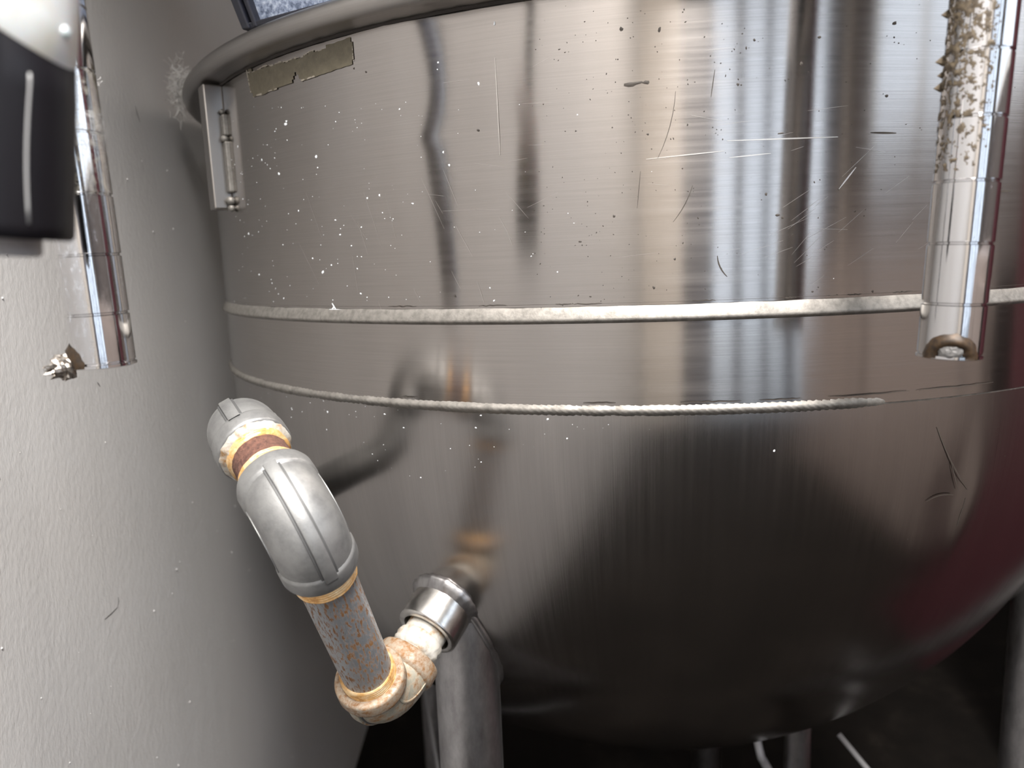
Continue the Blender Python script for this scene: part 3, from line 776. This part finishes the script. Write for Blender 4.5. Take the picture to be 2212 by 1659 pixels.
LP, lp = post('shelf_post', 228, 791, .337, 'grooved chrome shelf post at left, hanging free in front of the grey wall', group=None)
weld_stub(LP, lp, math.radians(208), True)
def pz(px, py, d): return P(px, py, d)[2]
V, F, U = lathe([(PR-.0002, pz(190, 338, .337)), (PR+.0005, pz(190, 334, .337)), (PR+.0006, pz(190, 300, .337)), (PR+.0012, pz(190, 285, .337)), (PR+.0004, pz(190, 268, .337)), (PR-.0002, pz(190, 262, .337))], 48, (lp[0], lp[1], 0),
                wob=lambda t, h, k: .0006*nz(5*math.cos(t), 5*math.sin(t), h*200), caps=False)
tag(obj('clear_tape', V, F, m_clear, LP), 'wrinkled clear tape wrapped round the post')
V, F, U = lathe([(PR+.00015, pz(200, 430, .337)), (PR+.00015, pz(190, 180, .337))], 48, (lp[0], lp[1], 0), caps=False)
tag(obj('residue', V, F, m_resid, LP), 'cloudy adhesive residue')
V, F = [], []
for j in range(41):
    for i in range(15):
        V.append(onpost(lp, math.radians(238+48*i/14), lp[2]+.003+.062*j/40, .00012))
for j in range(40):
    for i in range(14): a = j*15+i; F.append((a, a+1, a+16, a+15))
tag(obj('scuff', V, F, m_scuff, LP), 'whitish rubbed scuffs')
def lint(name, c, rad, n, length, parent=None, wd=.00018, squash=(1, 1, 1)):
    V, F = [], []
    for i in range(n):
        s0 = c+np.array([rnd.gauss(0, rad*squash[k]) for k in range(3)]); d = nrm([rnd.gauss(0, 1) for _ in range(3)]); e = nrm([rnd.gauss(0, 1) for _ in range(3)])
        L = length*rnd.uniform(.4, 1.2)
        q = [s0+d*L*t+e*L*.5*math.sin(3*t+i)*t for t in np.linspace(0, 1, 6)]
        v, f, _ = tube(q, wd, 3); k = len(V); V += v; F += [tuple(a+k for a in g) for g in f]
    return obj(name, V, F, m_lint, parent)
lint('lint', P(215, 182, .333), .0008, 40, .003, LP, .00012)
LP.rotation_euler.y = math.radians(-1.1)

RPO, rpo = post('shelf_post', 2049, 772, .329, 'grooved chrome shelf post at right, grimy, in front of the kettle')
fa = math.atan2(-rpo[1], -rpo[0]+.02)
weld_stub(RPO, rpo, fa, False)
zt_, zb2 = pz(2100, -60, .329), pz(2060, 380, .329)
grime(RPO, rpo, fa-1.45, fa+.45, zb2, zt_, lambda u, v: .30-.72*v*(1-abs(u-.45)*.9)+.45*max(0, u-.6), sc=1.2, off=.0004)
V, F = [], []
for px_, py_, s_ in ((2024, 152, 1.1), (2018, 205, 1.0), (2044, 60, .9), (2046, 10, 1), (2034, 180, .7), (2052, -20, 1)):     # crusty spurs on the left edge
    c = onpost(rpo, fa-1.5, pz(px_, py_, .329), 0); d = nrm([-.9, -.2, -.2]); i0 = len(V)
    for k in range(5):
        t = 2*math.pi*k/5; V.append(c+.0022*s_*np.array([0, .5*math.cos(t), math.sin(t)]))
    V.append(c+d*.004*s_)
    for k in range(5): F.append((i0+k, i0+(k+1) % 5, i0+5))
tag(obj('crust', V, F, m_grime, RPO, smooth=False), kind='stuff')
RPO.rotation_euler.y = math.radians(2.4)

# overhead shelf that the posts carry, above the frame
SH = empty('overhead_shelf', (.2, .9, 1.46)); tag(SH, 'grey overhead shelf carried by the two grooved chrome posts', 'shelf')
bevel(obj('shelf_board', *box((.195, .75, 1.47), (.85, .88, .02)), m_hose, SH, smooth=False), .003)
bevel(obj('front_rail', *box((.195, .312, 1.455), (.85, .012, .05)), m_leg, SH, smooth=False), .002)
for x in (-.2, .59):
    V, F, U = tube([(x, 1.15, 1.46), (x, 1.15, H)], .012, 12); obj('hanger', V, F, m_chrome, SH)
    V, F, U = tube([(x, .40, 1.46), (x, .40, H)], .012, 12); obj('hanger', V, F, m_chrome, SH)

# ---------------------------------------------------------------- blurred spray nozzle at the upper left
ND = .20
nx_, ny_ = P(6, 300, ND)[0], P(6, 300, ND)[1]
zt0, zb0, ztip = pz(6, 38, ND), pz(0, 508, ND), pz(0, 548, ND)
NZ = empty('hanging_nozzle', (nx_, ny_, ztip))
tag(NZ, 'blurred black barrel with milky white top and grey tip, hanging at upper left', 'nozzle')
RB = .0196
V, F, U = lathe([(.009, zb0), (RB*.90, zb0), (RB*.94, zb0+.001), (RB*.95, zb0+.004), (RB*1.0, zt0-.02), (RB, zt0-.001), (RB-.0012, zt0), (RB*.8, zt0-.004)], 64, (nx_, ny_, 0))
def slope(V, zlo):
    for q in V:
        k = (q[0]-nx_)/RB
        if q[2] > zlo: q[2] -= .0072*k + .004*k*abs(k)
    return V
V = slope(V, zt0-.006)
bar = obj('barrel', V, F, m_black, NZ, sharp=40)
V, F, U = tube([(nx_+RB*.99*math.cos(-0.56), ny_+RB*.99*math.sin(-0.56), zt0-.016)]+[(nx_+RB*(1.0-.05*i/8)*math.cos(-0.56-.06*math.sin(i*.3)), ny_+RB*(1.0-.05*i/8)*math.sin(-0.56-.06*math.sin(i*.3)), zt0-.018-(zt0-zb0-.022)*i/8) for i in range(9)], .0004, 8)
obj('seam_highlight', V, F, m_hose, bar)  # pale grey line stands in for the highlight along the barrel
V, F, U = lathe([(.006, ztip), (.0100, ztip), (.0106, ztip+.001), (.0106, zb0+.002)], 40, (nx_, ny_, 0)); obj('tip', V, F, m_greytip, NZ, sharp=40)
V, F, U = lathe([(RB*.9, zt0-.006), (RB*1.02, zt0+.0005), (RB*1.05, zt0+.01), (RB*1.06, zt0+.05), (RB*.9, zt0+.056), (.012, zt0+.066), (.009, zt0+.075)], 64, (nx_, ny_, 0))
V = slope(V, zt0-.02)
top = obj('white_top', V, F, m_milky, NZ, sharp=50)
V, F, U = lathe([(.0004, .0008), (.0012, .0006), (.0017, 0), (.0016, -.002)], 20, np.array([nx_+.0206*math.cos(-.06), ny_+.0206*math.sin(-.06), pz(120, 14, ND-.017)]), (math.cos(-.06), math.sin(-.06), 0)); obj('stud', V, F, m_milky, top)
V, F, U = tube([(nx_, ny_, zt0+.07), (nx_, ny_, 1.6), (nx_-.03, ny_-.02, H)], .0065, 12); obj('hose', V, F, m_navy, NZ)

NZ.rotation_euler.y = math.radians(6.5); NZ.location.x -= .006

# ---------------------------------------------------------------- tub on the kettle
def onz(x, y, z):
    d = P(x, y, 1)-EYE; return EYE + d*(z-EYE[2])/d[2]
ZT = ZL+.0035
c0, c1 = onz(527, 66, ZT), onz(762, 3, ZT)
e1 = nrm(c1-c0); e2 = np.array([-e1[1], e1[0], 0]);
if e2[1] < 0: e2 = -e2
TB = empty('plastic_tub', (c0[0], c0[1], ZT)); tag(TB, 'dark blue-grey speckled tub standing on the kettle rim', 'tub')
WT, DT, HT = .19, .16, .16; tp = .22     # the sides lean outwards
def tub(inset, wallt):
    pass
def corner(u, v, z): # u 0..1 along the front, v 0..1 to the back
    k = tp*z
    return np.array([c0[0], c0[1], ZT]) + e1*(WT*u+(2*u-1)*k) + e2*(DT*v+(2*v-1)*k) + np.array([0, 0, z])
def slab(u0, u1, v0, v1, z0, z1, mat, name, inn=0.0):
    V = [corner(u, v, z)+e2*inn for z in (z0, z1) for (u, v) in ((u0, v0), (u1, v0), (u1, v1), (u0, v1))]
    F = [(0, 3, 2, 1), (4, 5, 6, 7), (0, 1, 5, 4), (1, 2, 6, 5), (2, 3, 7, 6), (3, 0, 4, 7)]
    return bevel(obj(name, V, F, mat, TB, smooth=False), .001)
slab(.02, .98, .03, .06, .004, HT, m_blue, 'front_panel')
slab(.02, .98, .94, .97, .004, HT, m_navy, 'back_panel')
slab(.02, .04, .06, .94, .004, HT, m_navy, 'side_panel')
slab(.96, .98, .06, .94, .004, HT, m_navy, 'side_panel')
slab(0, 1, 0, 1, 0, .004, m_navy, 'base')
for u in (0, .93):
    slab(u, u+.035, -.01, .06, .0, HT, m_navy, 'corner_rib'); slab(u+.05, u+.07, -.005, .05, .0, HT, m_navy, 'corner_rib')

# ---------------------------------------------------------------- small things
lt = lint('lint_tuft', P(390, 195, .665), .0045, 520, .010, None, .00018, (.6, .8, 2.0))
tag(lt, 'fuzzy pale grey lint tuft caught between kettle rim and wall', 'lint')
V, F, U = tube([P(918, 1512, 1.05), P(948, 1690, .98)], .0026, 10)
a_ = P(918, 1490, 1.07); b_ = P(948, 1672, 1.0)
dd = nrm(b_-a_); b_ = a_+dd*(a_[2]/-dd[2])
V, F, U = tube([a_, b_], .0024, 10)
tag(obj('metal_rod', V, F, m_rod), 'thin grey rod leaning behind the front left kettle leg', 'rod')
a_ = P(1812, 1586, .86); b_ = P(1872, 1659, .84); dd = nrm(b_-a_); b_ = a_+dd*min(2, a_[2]/-dd[2] if dd[2] < -.1 else .5)
V, F, U = tube([a_, b_], .0030, 10)
tag(obj('metal_rod', V, F, m_rod), 'pale straight rod slanting down to the right under the kettle', 'rod')
